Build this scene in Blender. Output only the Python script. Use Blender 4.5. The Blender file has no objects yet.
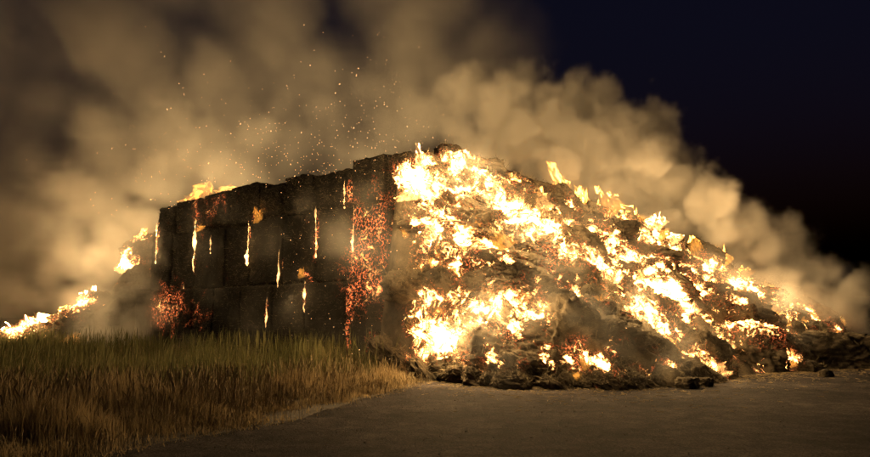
import bpy, bmesh, math, random
import numpy as np
from mathutils import Vector, Matrix

random.seed(7)
rng = np.random.default_rng(7)
sc = bpy.context.scene
COL = sc.collection
rad = math.radians

# ------------------------------------------------------------------ camera
CAM_Z, PITCH, FPX = 1.7, math.atan(89.5 / 683.0), 683.0
cam = bpy.data.cameras.new('camera')
cam.sensor_width = 36.0
cam.lens = 36.0 * FPX / 870.0
cam.clip_end = 4000
camo = bpy.data.objects.new('camera', cam)
COL.objects.link(camo)
camo.location = (0, 0, CAM_Z)
camo.rotation_euler = (math.pi / 2 + PITCH, 0, 0)
sc.camera = camo

# ------------------------------------------------------------------ night sky, faint moonlight
w = bpy.data.worlds.new('World')
sc.world = w
w.use_nodes = True
wn, wl = w.node_tree.nodes, w.node_tree.links
sky = wn.new('ShaderNodeTexSky')
sky.sky_type = 'NISHITA'
sky.sun_disc = False
sky.sun_elevation = rad(-3.0)
sky.ozone_density = 2.6
sky.dust_density = 0.3
sky.sun_rotation = rad(200)
wl.new(sky.outputs[0], wn['Background'].inputs[0])
wn['Background'].inputs[1].default_value = 0.14
moon = bpy.data.lights.new('moonlight', 'SUN')
moon.energy = 0.02
moon.angle = rad(0.5)
moon.color = (1.0, 0.95, 0.85)
mo = bpy.data.objects.new('moonlight', moon)
COL.objects.link(mo)
mo.rotation_euler = (rad(50), 0, rad(-30))

vs = sc.view_settings
vs.view_transform = 'Standard'
vs.look = 'None'
vs.exposure = 0.0
vs.gamma = 1.0
cy = sc.cycles
cy.use_denoising = True
cy.use_adaptive_sampling = True
cy.adaptive_threshold = 0.04
cy.max_bounces = 6
cy.diffuse_bounces = 2
cy.glossy_bounces = 2
cy.transmission_bounces = 2
cy.volume_bounces = 3
cy.transparent_max_bounces = 64
cy.sample_clamp_indirect = 2.0
cy.sample_clamp_direct = 0.0
cy.volume_step_rate = 2.0
cy.volume_max_steps = 160
cy.caustics_reflective = False
cy.caustics_refractive = False

# ------------------------------------------------------------------ helpers
_F = np.array([0, math.cos(PITCH), math.sin(PITCH)])
_U = np.array([0, -math.sin(PITCH), math.cos(PITCH)])
_R = np.array([1.0, 0, 0])
_O = np.array([0, 0, CAM_Z])


def ray(px, py):
    return _F + (px - 435) / FPX * _R + (228.5 - py) / FPX * _U


def atz(px, py, z):
    d = ray(px, py)
    return _O + d * (z - CAM_Z) / d[2]


def aty(px, py, Y):
    d = ray(px, py)
    return _O + d * Y / d[1]


def _hash(i, j, k, s):
    h = (i * 374761393 + j * 668265263 + k * 2147483647 + s * 974634777) & 0xFFFFFFFF
    h = ((h ^ (h >> 13)) * 1274126177) & 0xFFFFFFFF
    h = (h ^ (h >> 16)) & 0xFFFFFFFF
    return h / 4294967295.0


def vnoise(p, s=0):
    p = np.asarray(p, float)
    i = np.floor(p).astype(np.int64)
    f = p - i
    f = f * f * (3 - 2 * f)
    out = 0
    for dx in (0, 1):
        for dy in (0, 1):
            for dz in (0, 1):
                wgt = (f[:, 0] if dx else 1 - f[:, 0]) * (f[:, 1] if dy else 1 - f[:, 1]) * (f[:, 2] if dz else 1 - f[:, 2])
                out = out + wgt * _hash(i[:, 0] + dx, i[:, 1] + dy, i[:, 2] + dz, s)
    return out


def fbm(p, octv=4, s=0):
    p = np.asarray(p, float)
    a, t, n = 0.5, 0, 0
    for o in range(octv):
        t = t + a * vnoise(p * 2 ** o + 17.3 * o, s + o)
        n += a
        a *= 0.5
    return t / n


def mesh_np(name, V, F, mat, smooth=True):
    me = bpy.data.meshes.new(name)
    V = np.asarray(V, np.float32)
    F = np.asarray(F, np.int32)
    me.vertices.add(len(V))
    me.vertices.foreach_set('co', V.ravel())
    k = F.shape[1]
    me.loops.add(F.size)
    me.loops.foreach_set('vertex_index', F.ravel())
    me.polygons.add(len(F))
    me.polygons.foreach_set('loop_start', np.arange(0, F.size, k, dtype=np.int32))
    me.polygons.foreach_set('loop_total', np.full(len(F), k, np.int32))
    me.update(calc_edges=True)
    me.validate()
    if smooth:
        me.polygons.foreach_set('use_smooth', np.ones(len(F), bool))
    if mat:
        me.materials.append(mat)
    return me


def fattr(me, name, arr):
    a = me.attributes.new(name, 'FLOAT', 'POINT')
    a.data.foreach_set('value', np.asarray(arr, np.float32))


def link(name, data, parent=None, loc=(0, 0, 0), rot=(0, 0, 0), scale=(1, 1, 1)):
    o = bpy.data.objects.new(name, data)
    COL.objects.link(o)
    o.location = loc
    o.rotation_euler = rot
    o.scale = scale
    if parent:
        o.parent = parent
    return o


def tag(o, label=None, cat=None, group=None, kind=None):
    if label:
        o['label'] = label
    if cat:
        o['category'] = cat
    if group:
        o['group'] = group
    if kind:
        o['kind'] = kind
    return o


def grid_cube(n):
    """unit cube [-1,1]^3 with n x n quads a side, welded"""
    bm = bmesh.new()
    bmesh.ops.create_cube(bm, size=2.0)
    bmesh.ops.subdivide_edges(bm, edges=bm.edges[:], cuts=n - 1, use_grid_fill=True)
    V = np.array([v.co[:] for v in bm.verts])
    bm.verts.index_update()
    F = np.array([[v.index for v in f.verts] for f in bm.faces])
    bm.free()
    return V, F


def ico(n):
    bm = bmesh.new()
    bmesh.ops.create_icosphere(bm, subdivisions=n, radius=1.0)
    V = np.array([v.co[:] for v in bm.verts])
    F = np.array([[v.index for v in f.verts] for f in bm.faces])
    bm.free()
    return V, F


# ------------------------------------------------------------------ materials
class NT:
    def __init__(self, name):
        self.m = bpy.data.materials.new(name)
        self.m.use_nodes = True
        self.t = self.m.node_tree
        self.t.nodes.clear()
        self.out = self.t.nodes.new('ShaderNodeOutputMaterial')

    def n(self, kind, **kw):
        x = self.t.nodes.new(kind)
        for k, v in kw.items():
            if k in ('operation', 'blend_type', 'data_type', 'noise_dimensions', 'attribute_name', 'feature', 'noise_type', 'interpolation_type', 'use_clamp'):
                setattr(x, k, v)
        return x

    def l(self, a, b):
        self.t.links.new(a, b)

    def math(self, op, a, b=None, c=None, clamp=False):
        x = self.n('ShaderNodeMath', operation=op)
        x.use_clamp = clamp
        for i, v in enumerate((a, b, c)):
            if v is None:
                continue
            if isinstance(v, (int, float)):
                x.inputs[i].default_value = v
            else:
                self.l(v, x.inputs[i])
        return x.outputs[0]

    def noise(self, vec, scale, detail=4, rough=0.6, dist=0.0):
        x = self.n('ShaderNodeTexNoise')
        if vec is not None:
            self.l(vec, x.inputs['Vector'])
        x.inputs['Scale'].default_value = scale
        x.inputs['Detail'].default_value = detail
        x.inputs['Roughness'].default_value = rough
        x.inputs['Distortion'].default_value = dist
        return x.outputs[0]

    def ramp(self, fac, stops):
        x = self.n('ShaderNodeValToRGB')
        e = x.color_ramp.elements
        while len(e) < len(stops):
            e.new(0.5)
        for i, (p, c) in enumerate(stops):
            e[i].position = p
            e[i].color = (*c, 1)
        self.l(fac, x.inputs[0])
        return x.outputs[0]

    def coords(self, scale=(1, 1, 1), which='Object'):
        tc = self.n('ShaderNodeTexCoord')
        mp = self.n('ShaderNodeMapping')
        mp.inputs['Scale'].default_value = scale
        self.l(tc.outputs[which], mp.inputs[0])
        return mp.outputs[0]


FIRE = (1.0, 0.44, 0.12)


def straw_material(name, colour_lo, colour_hi, ash, ember_strength, flame_strength, speck_scale, layer=False):
    """straw with embers and burning patches where the vertex attribute 'burn_level' says it burns"""
    N = NT(name)
    geo = N.n('ShaderNodeNewGeometry')
    pos = geo.outputs['Position']
    b = N.n('ShaderNodeBsdfPrincipled')
    n1 = N.noise(pos, 1.1, 5, 0.65)
    n2 = N.noise(N.coords((6, 6, 30)), 3.0, 4, 0.7)
    mixf = N.math('ADD', N.math('MULTIPLY', n1, 0.6), N.math('MULTIPLY', n2, 0.4))
    col = N.ramp(mixf, [(0.38, colour_lo), (0.56, colour_hi), (0.72, ash)])
    N.l(col, b.inputs['Base Color'])
    b.inputs['Roughness'].default_value = 0.95
    b.inputs['Specular IOR Level'].default_value = 0.1
    bump = N.n('ShaderNodeBump')
    bump.inputs['Strength'].default_value = 0.9
    bump.inputs['Distance'].default_value = 0.06
    N.l(n2, bump.inputs['Height'])
    N.l(bump.outputs[0], b.inputs['Normal'])
    heat = N.n('ShaderNodeAttribute', attribute_name='burn_level').outputs['Fac']
    # speckled embers: crackle of small cells
    vo = N.n('ShaderNodeTexVoronoi', feature='DISTANCE_TO_EDGE')
    N.l(pos, vo.inputs['Vector'])
    vo.inputs['Scale'].default_value = speck_scale
    edge = N.math('SUBTRACT', 1.0, N.math('MULTIPLY', vo.outputs['Distance'], 5.0), clamp=True)
    sp = N.noise(pos, speck_scale * 1.7, 3, 0.7)
    patch = N.noise(pos, 1.6, 4, 0.6)
    # embers: heat 0.15..0.6 ; flames on the surface: heat > .55
    e0 = N.math('MULTIPLY_ADD', N.math('SUBTRACT', patch, 0.5), 1.4, heat)
    em = N.math('MULTIPLY', N.math('SUBTRACT', e0, 0.20), 1.7, clamp=True)
    speck = N.math('MULTIPLY', N.math('SUBTRACT', N.math('ADD', N.math('MULTIPLY', edge, 0.16), sp), 0.56), 5.5, clamp=True)
    ember = N.math('MULTIPLY', N.math('MULTIPLY', em, em), N.math('POWER', speck, 1.5))
    lace = N.noise(pos, 3.0, 8, 0.72, 0.8)
    f0 = N.math('MULTIPLY_ADD', N.math('SUBTRACT', lace, 0.5), 3.0, heat)
    fl = N.math('MULTIPLY', N.math('SUBTRACT', f0, 0.66), 2.4, clamp=True)
    flame = N.math('POWER', fl, 2.0)
    c1 = N.n('ShaderNodeEmission')
    c1.inputs[0].default_value = (1.0, 0.20, 0.055, 1)
    N.l(N.math('MULTIPLY', ember, ember_strength), c1.inputs[1])
    c2 = N.n('ShaderNodeEmission')
    c2.inputs[0].default_value = (*FIRE, 1)
    N.l(N.math('MULTIPLY', flame, flame_strength), c2.inputs[1])
    a1 = N.n('ShaderNodeAddShader')
    a2 = N.n('ShaderNodeAddShader')
    N.l(c1.outputs[0], a1.inputs[0])
    N.l(c2.outputs[0], a1.inputs[1])
    N.l(b.outputs[0], a2.inputs[0])
    N.l(a1.outputs[0], a2.inputs[1])
    N.l(a2.outputs[0], N.out.inputs['Surface'])
    N.m.cycles.emission_sampling = 'NONE'
    return N.m


M_BALE = straw_material('charred_bale_straw', (0.010, 0.009, 0.008), (0.026, 0.022, 0.018), (0.07, 0.058, 0.047), 4.2, 4.0, 7.0)
M_CLUMP = straw_material('burning_loose_straw', (0.022, 0.018, 0.014), (0.10, 0.078, 0.052), (0.24, 0.2, 0.15), 1.6, 20.0, 7.0)


def flame_material(name, strength, colour=FIRE, skin=0.03, cut=0.40):
    """glowing gas: emission through the flame's volume in upright filaments, thinning towards the tips"""
    N = NT(name)
    tc = N.n('ShaderNodeTexCoord')
    mp = N.n('ShaderNodeMapping')
    mp.inputs['Scale'].default_value = (4.5, 4.5, 2.6)
    N.l(tc.outputs['Object'], mp.inputs[0])
    nz = N.noise(mp.outputs[0], 1.0, 3, 0.6, 0.8)
    sep = N.n('ShaderNodeSeparateXYZ')
    N.l(tc.outputs['Object'], sep.inputs[0])
    body = N.math('MULTIPLY', N.math('SUBTRACT', nz, cut), 5.0, clamp=True)
    fade = N.math('SUBTRACT', 1.05, N.math('MULTIPLY', sep.outputs['Z'], 0.85), clamp=True)
    ve = N.n('ShaderNodeEmission')
    ve.inputs[0].default_value = (*colour, 1)
    N.l(N.math('MULTIPLY', N.math('MULTIPLY', body, fade), strength), ve.inputs[1])
    N.l(ve.outputs[0], N.out.inputs['Volume'])
    tr = N.n('ShaderNodeBsdfTransparent')
    se = N.n('ShaderNodeEmission')
    se.inputs[0].default_value = (*colour, 1)
    se.inputs[1].default_value = skin
    ad = N.n('ShaderNodeAddShader')
    N.l(tr.outputs[0], ad.inputs[0])
    N.l(se.outputs[0], ad.inputs[1])
    N.l(ad.outputs[0], N.out.inputs['Surface'])
    N.m.cycles.emission_sampling = 'NONE'
    return N.m


M_STRAND = straw_material('loose_straw_stalk', (0.05, 0.04, 0.025), (0.20, 0.16, 0.10), (0.34, 0.28, 0.19), 1.6, 20.0, 7.0)
M_FLAME_HOT = flame_material('white_hot_flame', 18.0)
M_FLAME = flame_material('yellow_flame', 5.0, (1.0, 0.37, 0.05))
M_FLAME_LOW = flame_material('orange_flame', 1.7, (1.0, 0.36, 0.05))


def simple(name, lo, hi, scale, rough=0.9, bump=0.3, stretch=(1, 1, 1), transl=0.0):
    N = NT(name)
    geo = N.n('ShaderNodeNewGeometry')
    mp = N.n('ShaderNodeMapping')
    mp.inputs['Scale'].default_value = stretch
    N.l(geo.outputs['Position'], mp.inputs[0])
    n = N.noise(mp.outputs[0], scale, 6, 0.65)
    b = N.n('ShaderNodeBsdfPrincipled')
    N.l(N.ramp(n, [(0.35, lo), (0.65, hi)]), b.inputs['Base Color'])
    b.inputs['Roughness'].default_value = rough
    b.inputs['Specular IOR Level'].default_value = 0.2
    if bump:
        bp = N.n('ShaderNodeBump')
        bp.inputs['Strength'].default_value = bump
        bp.inputs['Distance'].default_value = 0.02
        N.l(n, bp.inputs['Height'])
        N.l(bp.outputs[0], b.inputs['Normal'])
    if transl:
        t = N.n('ShaderNodeBsdfTranslucent')
        N.l(N.ramp(n, [(0.35, lo), (0.65, hi)]), t.inputs[0])
        mx = N.n('ShaderNodeMixShader')
        mx.inputs[0].default_value = transl
        N.l(b.outputs[0], mx.inputs[1])
        N.l(t.outputs[0], mx.inputs[2])
        N.l(mx.outputs[0], N.out.inputs['Surface'])
    else:
        N.l(b.outputs[0], N.out.inputs['Surface'])
    return N.m


M_SOIL = simple('dry_soil', (0.018, 0.014, 0.010), (0.05, 0.038, 0.026), 2.8)
M_GREEN = simple('green_weed_leaf', (0.075, 0.08, 0.03), (0.17, 0.155, 0.065), 0.9, 0.7, 0, transl=0.35)
M_DRY = simple('dry_grass_blade', (0.20, 0.145, 0.07), (0.44, 0.34, 0.19), 1.3, 0.7, 0, transl=0.35)
M_LITTER = simple('straw_litter', (0.10, 0.075, 0.04), (0.28, 0.21, 0.12), 3.0, 0.9, 0)


def asphalt():
    N = NT('worn_asphalt')
    geo = N.n('ShaderNodeNewGeometry')
    pos = geo.outputs['Position']
    b = N.n('ShaderNodeBsdfPrincipled')
    big = N.noise(pos, 0.35, 4, 0.6)
    mid = N.noise(pos, 2.4, 7, 0.75)
    fine = N.noise(pos, 26.0, 5, 0.85)
    f = N.math('ADD', N.math('ADD', N.math('MULTIPLY', big, 0.22), N.math('MULTIPLY', mid, 0.28)), N.math('MULTIPLY', fine, 0.5))
    N.l(N.ramp(f, [(0.41, (0.006, 0.0055, 0.006)), (0.5, (0.024, 0.021, 0.022)), (0.59, (0.095, 0.08, 0.075))]), b.inputs['Base Color'])
    b.inputs['Roughness'].default_value = 0.95
    b.inputs['Specular IOR Level'].default_value = 0.03
    h = N.math('ADD', N.math('MULTIPLY', fine, 0.5), mid)
    bp = N.n('ShaderNodeBump')
    bp.inputs['Strength'].default_value = 0.8
    bp.inputs['Distance'].default_value = 0.06
    N.l(h, bp.inputs['Height'])
    N.l(bp.outputs[0], b.inputs['Normal'])
    N.l(b.outputs[0], N.out.inputs['Surface'])
    return N.m


M_ROAD = asphalt()


def glow(name, col, s):
    N = NT(name)
    e = N.n('ShaderNodeEmission')
    e.inputs[0].default_value = (*col, 1)
    e.inputs[1].default_value = s
    N.l(e.outputs[0], N.out.inputs['Surface'])
    N.m.cycles.emission_sampling = 'NONE'
    return N.m


M_SPARK = glow('flying_spark', (1.0, 0.52, 0.2), 4.0)

# ------------------------------------------------------------------ ground, road
bm = bmesh.new()
bmesh.ops.create_grid(bm, x_segments=2, y_segments=2, size=1500)
me = bpy.data.meshes.new('ground')
bm.to_mesh(me)
bm.free()
me.materials.append(M_SOIL)
tag(link('ground', me), kind='structure')


def verge_x(y):
    """x of the border between the grass verge and the road"""
    return np.interp(y, [0, 6, 9, 12, 18.4, 21, 30], [-6.2, -5.0, -4.1, -2.3, -0.4, 0.2, 0.5])


ys = np.concatenate([np.linspace(-10, 24, 220), [60.0]])
V, F = [], []
nx = 14
for j, y in enumerate(ys):
    x0 = float(verge_x(y)) + 0.7 * (fbm(np.array([[y * 1.1, 0.5, 0]]), 4)[0] - 0.5)
    xs = x0 + (np.linspace(0, 1, nx) ** 2) * 80
    for x in xs:
        V.append((x, y, 0.004))
for j in range(len(ys) - 1):
    for i in range(nx - 1):
        a = j * nx + i
        F.append((a, a + 1, a + nx + 1, a + nx))
tag(link('road', mesh_np('road', V, F, M_ROAD)), kind='structure')

# ------------------------------------------------------------------ the stack of bales
C = np.array([-0.75, 21.7, 0.0])                # foot of the stack's near corner
SU = np.array([-0.752, 0.659, 0.0])             # along its long face, to the left
SN = np.array([-SU[1], SU[0], 0.0])             # out of the face: towards the camera
if SN[1] > 0:
    SN = -SN
FACE_ROT = math.atan2(SU[1], SU[0]) + math.pi   # local +x runs back to the corner (right), local -y looks out of the face


def on_face(px, py, off=0.0):
    d = ray(px, py)
    c = C + SN * off
    t = ((c - _O) @ SN) / (d @ SN)
    p = _O + d * t
    return (p - C) @ SU, p[2], p


# heat of the face: (s, z, rs, rz, amount)
FACE_HEAT = []


def fh(px, py, rs, rz, a):
    s, z, _ = on_face(px, py)
    FACE_HEAT.append((s, z, rs, rz, a))


for args in [
    (372, 228, 1.2, 1.4, 0.60), (366, 262, 1.3, 1.1, 0.62), (372, 292, 1.3, 0.7, 0.64), (352, 300, 0.22, 1.1, 0.62), (394, 225, 0.16, 0.9, 0.72),
    (350, 330, 0.2, 0.9, 0.55), (388, 320, 0.22, 0.9, 0.66), (380, 345, 0.6, 0.4, 0.45), (392, 205, 0.18, 0.35, 0.7), (355, 215, 0.16, 0.6, 0.7),
    (168, 308, 1.7, 1.1, 0.62), (180, 310, 0.2, 1.0, 0.66), (195, 312, 0.8, 0.7, 0.42), (150, 312, 0.2, 0.9, 0.5), (155, 240, 0.14, 0.8, 0.8),
    (193, 250, 0.16, 1.0, 0.85), (195, 205, 0.16, 0.6, 0.6), (219, 205, 0.16, 0.6, 0.55), (247, 235, 0.16, 0.8, 0.85), (315, 235, 0.14, 0.8, 0.8), (344, 190, 0.13, 0.5, 0.8),
    (353, 232, 0.13, 0.7, 0.85), (305, 292, 0.16, 0.6, 0.75), (302, 275, 0.25, 0.12, 0.7), (266, 305, 0.1, 0.5, 0.6), (278, 265, 0.1, 0.4, 0.6), (205, 210, 1.5, 0.6, 0.42),
    (437, 280, 0.2, 1.3, 0.8), (425, 262, 0.5, 0.2, 0.7), (415, 300, 0.6, 0.8, 0.3), (402, 165, 0.7, 0.5, 0.8), (405, 185, .45, .5, 1.0), (410, 215, .4, .5, .9), (420, 240, .4, .5, .85), (135, 245, 0.6, 0.6, 0.6), (127, 300, 0.2, 1.2, 0.5),
]:
    fh(*args)


def face_heat(P):
    P = P + (np.stack([fbm(P * 1.3 + 3, 3, 71), fbm(P * 1.3 + 31, 3, 72), fbm(P * 1.3 + 57, 3, 73)], 1) - .5) * .5
    q = P - C
    s, z = q @ SU, q[:, 2]
    h = np.zeros(len(P))
    for (a, b, ra, rb, k) in FACE_HEAT:
        h = np.maximum(h, k * np.exp(-(((s - a) / ra) ** 2 + ((z - b) / rb) ** 2) * 0.8))
    return h * 1.0


CUBE_V, CUBE_F = grid_cube(30)


def bale_mesh(W, H, D, seed, root_m):
    V = CUBE_V.copy()
    # rounded box
    half = np.array([W, D, H]) / 2
    r = 0.11
    P = V * half
    inner = np.clip(P, -(half - r), half - r)
    dlt = P - inner
    ln = np.linalg.norm(dlt, axis=1, keepdims=True)
    P = np.where(ln > 1e-6, inner + dlt / np.maximum(ln, 1e-6) * r, P)
    nrm = P / half
    nrm = np.sign(nrm) * np.abs(nrm) ** 6
    nrm /= np.maximum(np.linalg.norm(nrm, axis=1, keepdims=True), 1e-6)
    q = P + seed * 13.7
    d = (fbm(q * 0.9, 3, seed) - 0.5) * 0.12 + (fbm(q * np.array([5, 5, 9.]), 4, seed + 9) - 0.5) * 0.15
    P = P + nrm * d[:, None]
    P[:, 2] += H / 2
    me = mesh_np('bale', P, CUBE_F, M_BALE)
    R = np.array(root_m.to_3x3())
    Wp = P @ R.T + np.array(root_m.translation)
    fattr(me, 'burn_level', face_heat(Wp))
    return me


TIERS = [
    ('bottom', 0.0, 3.0, [-1.3, 0.9, 3.1, 5.3, 7.4, 9.6, 11.6, 13.5, 15.1, 16.9, 19.0]),
    ('middle', 3.0, 5.66, [-0.2, 0.9, 2.85, 4.9, 7.1, 9.25, 11.3, 13.4, 15.7, 17.7]),
    ('top', 5.66, 7.2, [0.35, 1.5, 3.25, 5.4, 7.0, 8.95, 11.1, 13.3, 15.5, 17.3]),
]
ordinal = ['first', 'second', 'third', 'fourth', 'fifth', 'sixth', 'seventh', 'eighth', 'ninth', 'tenth', 'eleventh']
note = {
    ('bottom', 0): 'scorched, half lost in smoke beside the burning slide', ('bottom', 1): 'laced with orange embers', ('bottom', 2): 'black, with a small flame at its left edge',
    ('bottom', 7): 'speckled with pink embers', ('bottom', 8): 'speckled all over with reddish embers', ('middle', 1): 'glowing red with embers', ('middle', 2): 'dark, between two bright seam flames',
    ('middle', 5): 'black, small bright flame low in its seam', ('middle', 6): 'dark, beside a tall seam flame', ('top', 7): 'lit by the flame behind the stack',
}
si = 0
for tname, z0, z1, seams in TIERS:
    for k in range(len(seams) - 1):
        a, b = seams[k], seams[k + 1]
        gap = 0.12
        W, H = b - a - gap, z1 - z0 - 0.015
        if tname == 'top':
            H += random.uniform(-0.08, 0.10)
        back = {'bottom': 0.0, 'middle': 0.08, 'top': 0.2}[tname] + random.uniform(-0.12, 0.12)
        D = 2.3
        ctr = C + SU * ((a + b) / 2) - SN * (D / 2 + back)
        m = Matrix.Translation((ctr[0], ctr[1], z0 + (random.uniform(-.12, .08) if z0 else 0))) @ Matrix.Rotation(FACE_ROT + random.uniform(-0.02, 0.02), 4, 'Z') @ Matrix.Rotation(random.uniform(-0.012, 0.012), 4, 'Y')
        si += 1
        o = link('straw_bale', bale_mesh(W, H, D, si, m))
        o.matrix_world = m
        tag(o, f'{tname} row bale, {ordinal[k]} from the slide, ' + note.get((tname, k), 'charred dark'), 'bale', 'straw bales stacked in the long face')

BALES = [o for o in bpy.data.objects if o.name.startswith('straw_bale')]
# the inner mass behind the front bales
V, F = grid_cube(12)
L = 19.5
P = V * np.array([L / 2, 2.6, 3.4])
P = P + (fbm(P * 0.9, 3, 3) - 0.5)[:, None] * 0.35 * V
P[:, 2] += 3.42
me = mesh_np('straw_stack', P, F, M_BALE)
fattr(me, 'burn_level', np.full(len(P), 0.25))
ctr = C + SU * (L / 2 - 1.0) - SN * (2.3 + 0.25 + 2.6)
o = link('straw_stack', me, loc=(ctr[0], ctr[1], 0), rot=(0, 0, FACE_ROT))
tag(o, 'charred bulk of the straw stack behind its front row of bales', 'straw stack')

# ------------------------------------------------------------------ the burning slide (collapsed right part) and the left heap
FOOT = np.array([[-1.7, 21.2], [-0.6, 19.7], [0.4, 18.4], [1.6, 17.2], [4.5, 17.1], [7.2, 19.0], [11.0, 22.1], [14.6, 23.8], [19, 25.5]])
RIDGE = np.array([[-1.2, 22.3, 7.0], [0.6, 23.2, 7.05], [2.6, 24.2, 6.7], [4.6, 25.0, 6.1], [6.6, 25.8, 5.6], [9.0, 27.0, 4.7], [11.8, 28.0, 3.6], [15.0, 29.0, 2.2], [19.0, 30.0, 1.2]])


def slide_z(x, y):
    x = np.asarray(x, float)
    y = np.asarray(y, float)
    fy = np.interp(x, FOOT[:, 0], FOOT[:, 1])
    ry = np.interp(x, RIDGE[:, 0], RIDGE[:, 1])
    rz = np.interp(x, RIDGE[:, 0], RIDGE[:, 2])
    t = np.clip((y - fy) / (ry - fy), 0, 1)
    prof = 0.30 * np.sin(t * math.pi / 2) + 0.70 * t ** 1.15
    back = np.clip((y - ry - 1.2) / 5.5, 0, 1)
    z = rz * prof * (1 - back * back)
    P = np.stack([x.ravel(), y.ravel(), np.zeros(x.size)], 1)
    n = (fbm(P * 0.55, 3, 21) - 0.5) * 1.5 + (fbm(P * 1.7, 3, 31) - 0.5) * 0.6
    z = z + n.reshape(x.shape) * np.clip(t * 4, 0, 1) * np.clip(rz / 3, 0.3, 1) * (1 - back)
    # the wall of standing bales limits it on the left
    lim = np.clip((x + 1.9) / 0.7, 0, 1)
    return z * lim


def on_slide(px, py, lift=0.0):
    d = ray(px, py)
    ts = np.linspace(15, 33, 400) / d[1]
    P = _O + d * ts[:, None]
    z = slide_z(P[:, 0], P[:, 1]) + lift
    k = np.argmax(P[:, 2] < z)
    if not (P[:, 2] < z).any():
        return aty(px, py, 25.5)
    return P[k]


# hot places of the slide: (px, py, radius m, amount)
HOT = [
    (420, 165, .6, .9), (405, 185, .5, 1), (425, 185, .8, 1), (440, 205, .6, .8), (460, 170, .6, 1), (486, 190, .9, 1.1), (500, 205, .8, 1), (520, 225, .9, 1.05), (540, 240, .9, 1.05),
    (560, 200, .6, .9), (575, 215, .5, .8), (540, 205, .6, .9), (600, 235, .7, .8), (565, 255, .7, 1), (585, 265, .7, .9), (450, 225, .8, .85), (470, 240, .9, .9), (440, 245, .6, .7), (490, 245, .5, .7),
    (455, 270, .5, .7), (480, 275, .5, .6), (485, 315, .8, 1.1), (510, 312, .8, 1.1), (450, 342, .8, 1.1), (435, 348, .5, .9), (470, 345, .4, .7), (545, 320, .4, .8), (555, 330, .35, .8),
    (610, 280, .5, .9), (640, 312, .7, 1), (625, 315, .5, .9), (665, 300, .7, 1.1), (670, 312, .6, 1), (690, 320, .6, .9), (650, 245, .6, .8), (620, 220, .7, .85), (640, 240, .7, .9), (665, 255, .7, .9),
    (690, 260, .6, .8), (655, 225, .5, .9), (675, 245, .5, .9), (705, 265, .6, .8), (730, 262, .5, .7), (720, 345, .5, 1), (735, 330, .4, .8), (710, 370, .5, .9), (690, 365, .35, .7), (620, 345, .4, .7),
    (575, 360, .3, .7), (585, 372, .3, .7), (545, 365, .3, .5), (700, 300, .8, .85), (740, 290, .8, .75), (625, 250, .5, .9), (700, 245, .5, .9), (715, 285, .6, .9), (750, 275, .5, .85), (680, 275, .6, .9), (645, 285, .5, .85), (735, 310, .5, .9), (770, 300, 1.0, .6), (780, 315, .6, .7), (795, 345, .5, .8), (760, 330, .5, .8), (670, 350, .4, .7),
    (650, 375, .3, .7), (520, 270, .5, .5), (600, 300, .4, .6), (630, 330, .4, .7), (800, 330, .6, .6), (520, 345, .35, .5), (500, 360, .3, .4),
]
HOTP = [(on_slide(px, py), r * 1.0, a) for px, py, r, a in HOT]


for i in range(560):                                   # small burning streaks between the big ones
    px = random.uniform(412, 835)
    top = np.interp(px, [412, 470, 575, 680, 780, 860], [150, 165, 200, 245, 295, 320])
    py = top + (abs(random.gauss(0, .45)) if i % 2 else random.uniform(0, .97)) * (378 - top)
    if py < 372:
        HOTP.append((on_slide(px, py), random.uniform(.13, .36), random.uniform(.7, 1.12)))


def slide_heat(P):
    P = P + (np.stack([fbm(P * .9 + 3, 4, 61), fbm(P * .9 + 31, 4, 62), fbm(P * .9 + 57, 4, 63)], 1) - .5) * 1.5
    h = np.zeros(len(P))
    order = np.argsort(P[:, 0])
    xs = P[order, 0]
    for c, r, a in HOTP:
        i0, i1 = np.searchsorted(xs, (c[0] - 2.8 * r, c[0] + 2.8 * r))
        if i1 <= i0:
            continue
        k = order[i0:i1]
        q = P[k] - c
        u, v = q[:, 0] * 0.83 - q[:, 2] * 0.56, q[:, 0] * 0.56 + q[:, 2] * 0.83
        h[k] = np.maximum(h[k], a * np.exp(-((u / 1.35) ** 2 + (v / 0.8) ** 2 + 0.25 * q[:, 1] ** 2) / (r * r * 1.2)))
    bg = 0.16 * fbm(P * 0.6, 2, 77) * np.clip((P[:, 2] - 0.6) / 2.5, 0, 1)
    return np.clip(h * 0.98 + bg, 0, 1.15)


gx, gy = np.meshgrid(np.linspace(-2.2, 19, 190), np.linspace(16.4, 35, 150), indexing='ij')
gz = slide_z(gx, gy) - 0.12
P = np.stack([gx.ravel(), gy.ravel(), gz.ravel()], 1)
n2 = gy.shape[1]
idx = np.arange(gx.size).reshape(gx.shape)
F = np.stack([idx[:-1, :-1].ravel(), idx[1:, :-1].ravel(), idx[1:, 1:].ravel(), idx[:-1, 1:].ravel()], 1)
keep = P[F].mean(1)[:, 2] > -0.1
me = mesh_np('straw_slide', P, F[keep], M_CLUMP)
fattr(me, 'burn_level', slide_heat(P))
tag(link('straw_slide', me), 'collapsed slope of burning loose straw right of the standing bales', 'straw heap')

CL_V, CL_F = grid_cube(18)


BIG_V, BIG_F = grid_cube(34)


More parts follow.
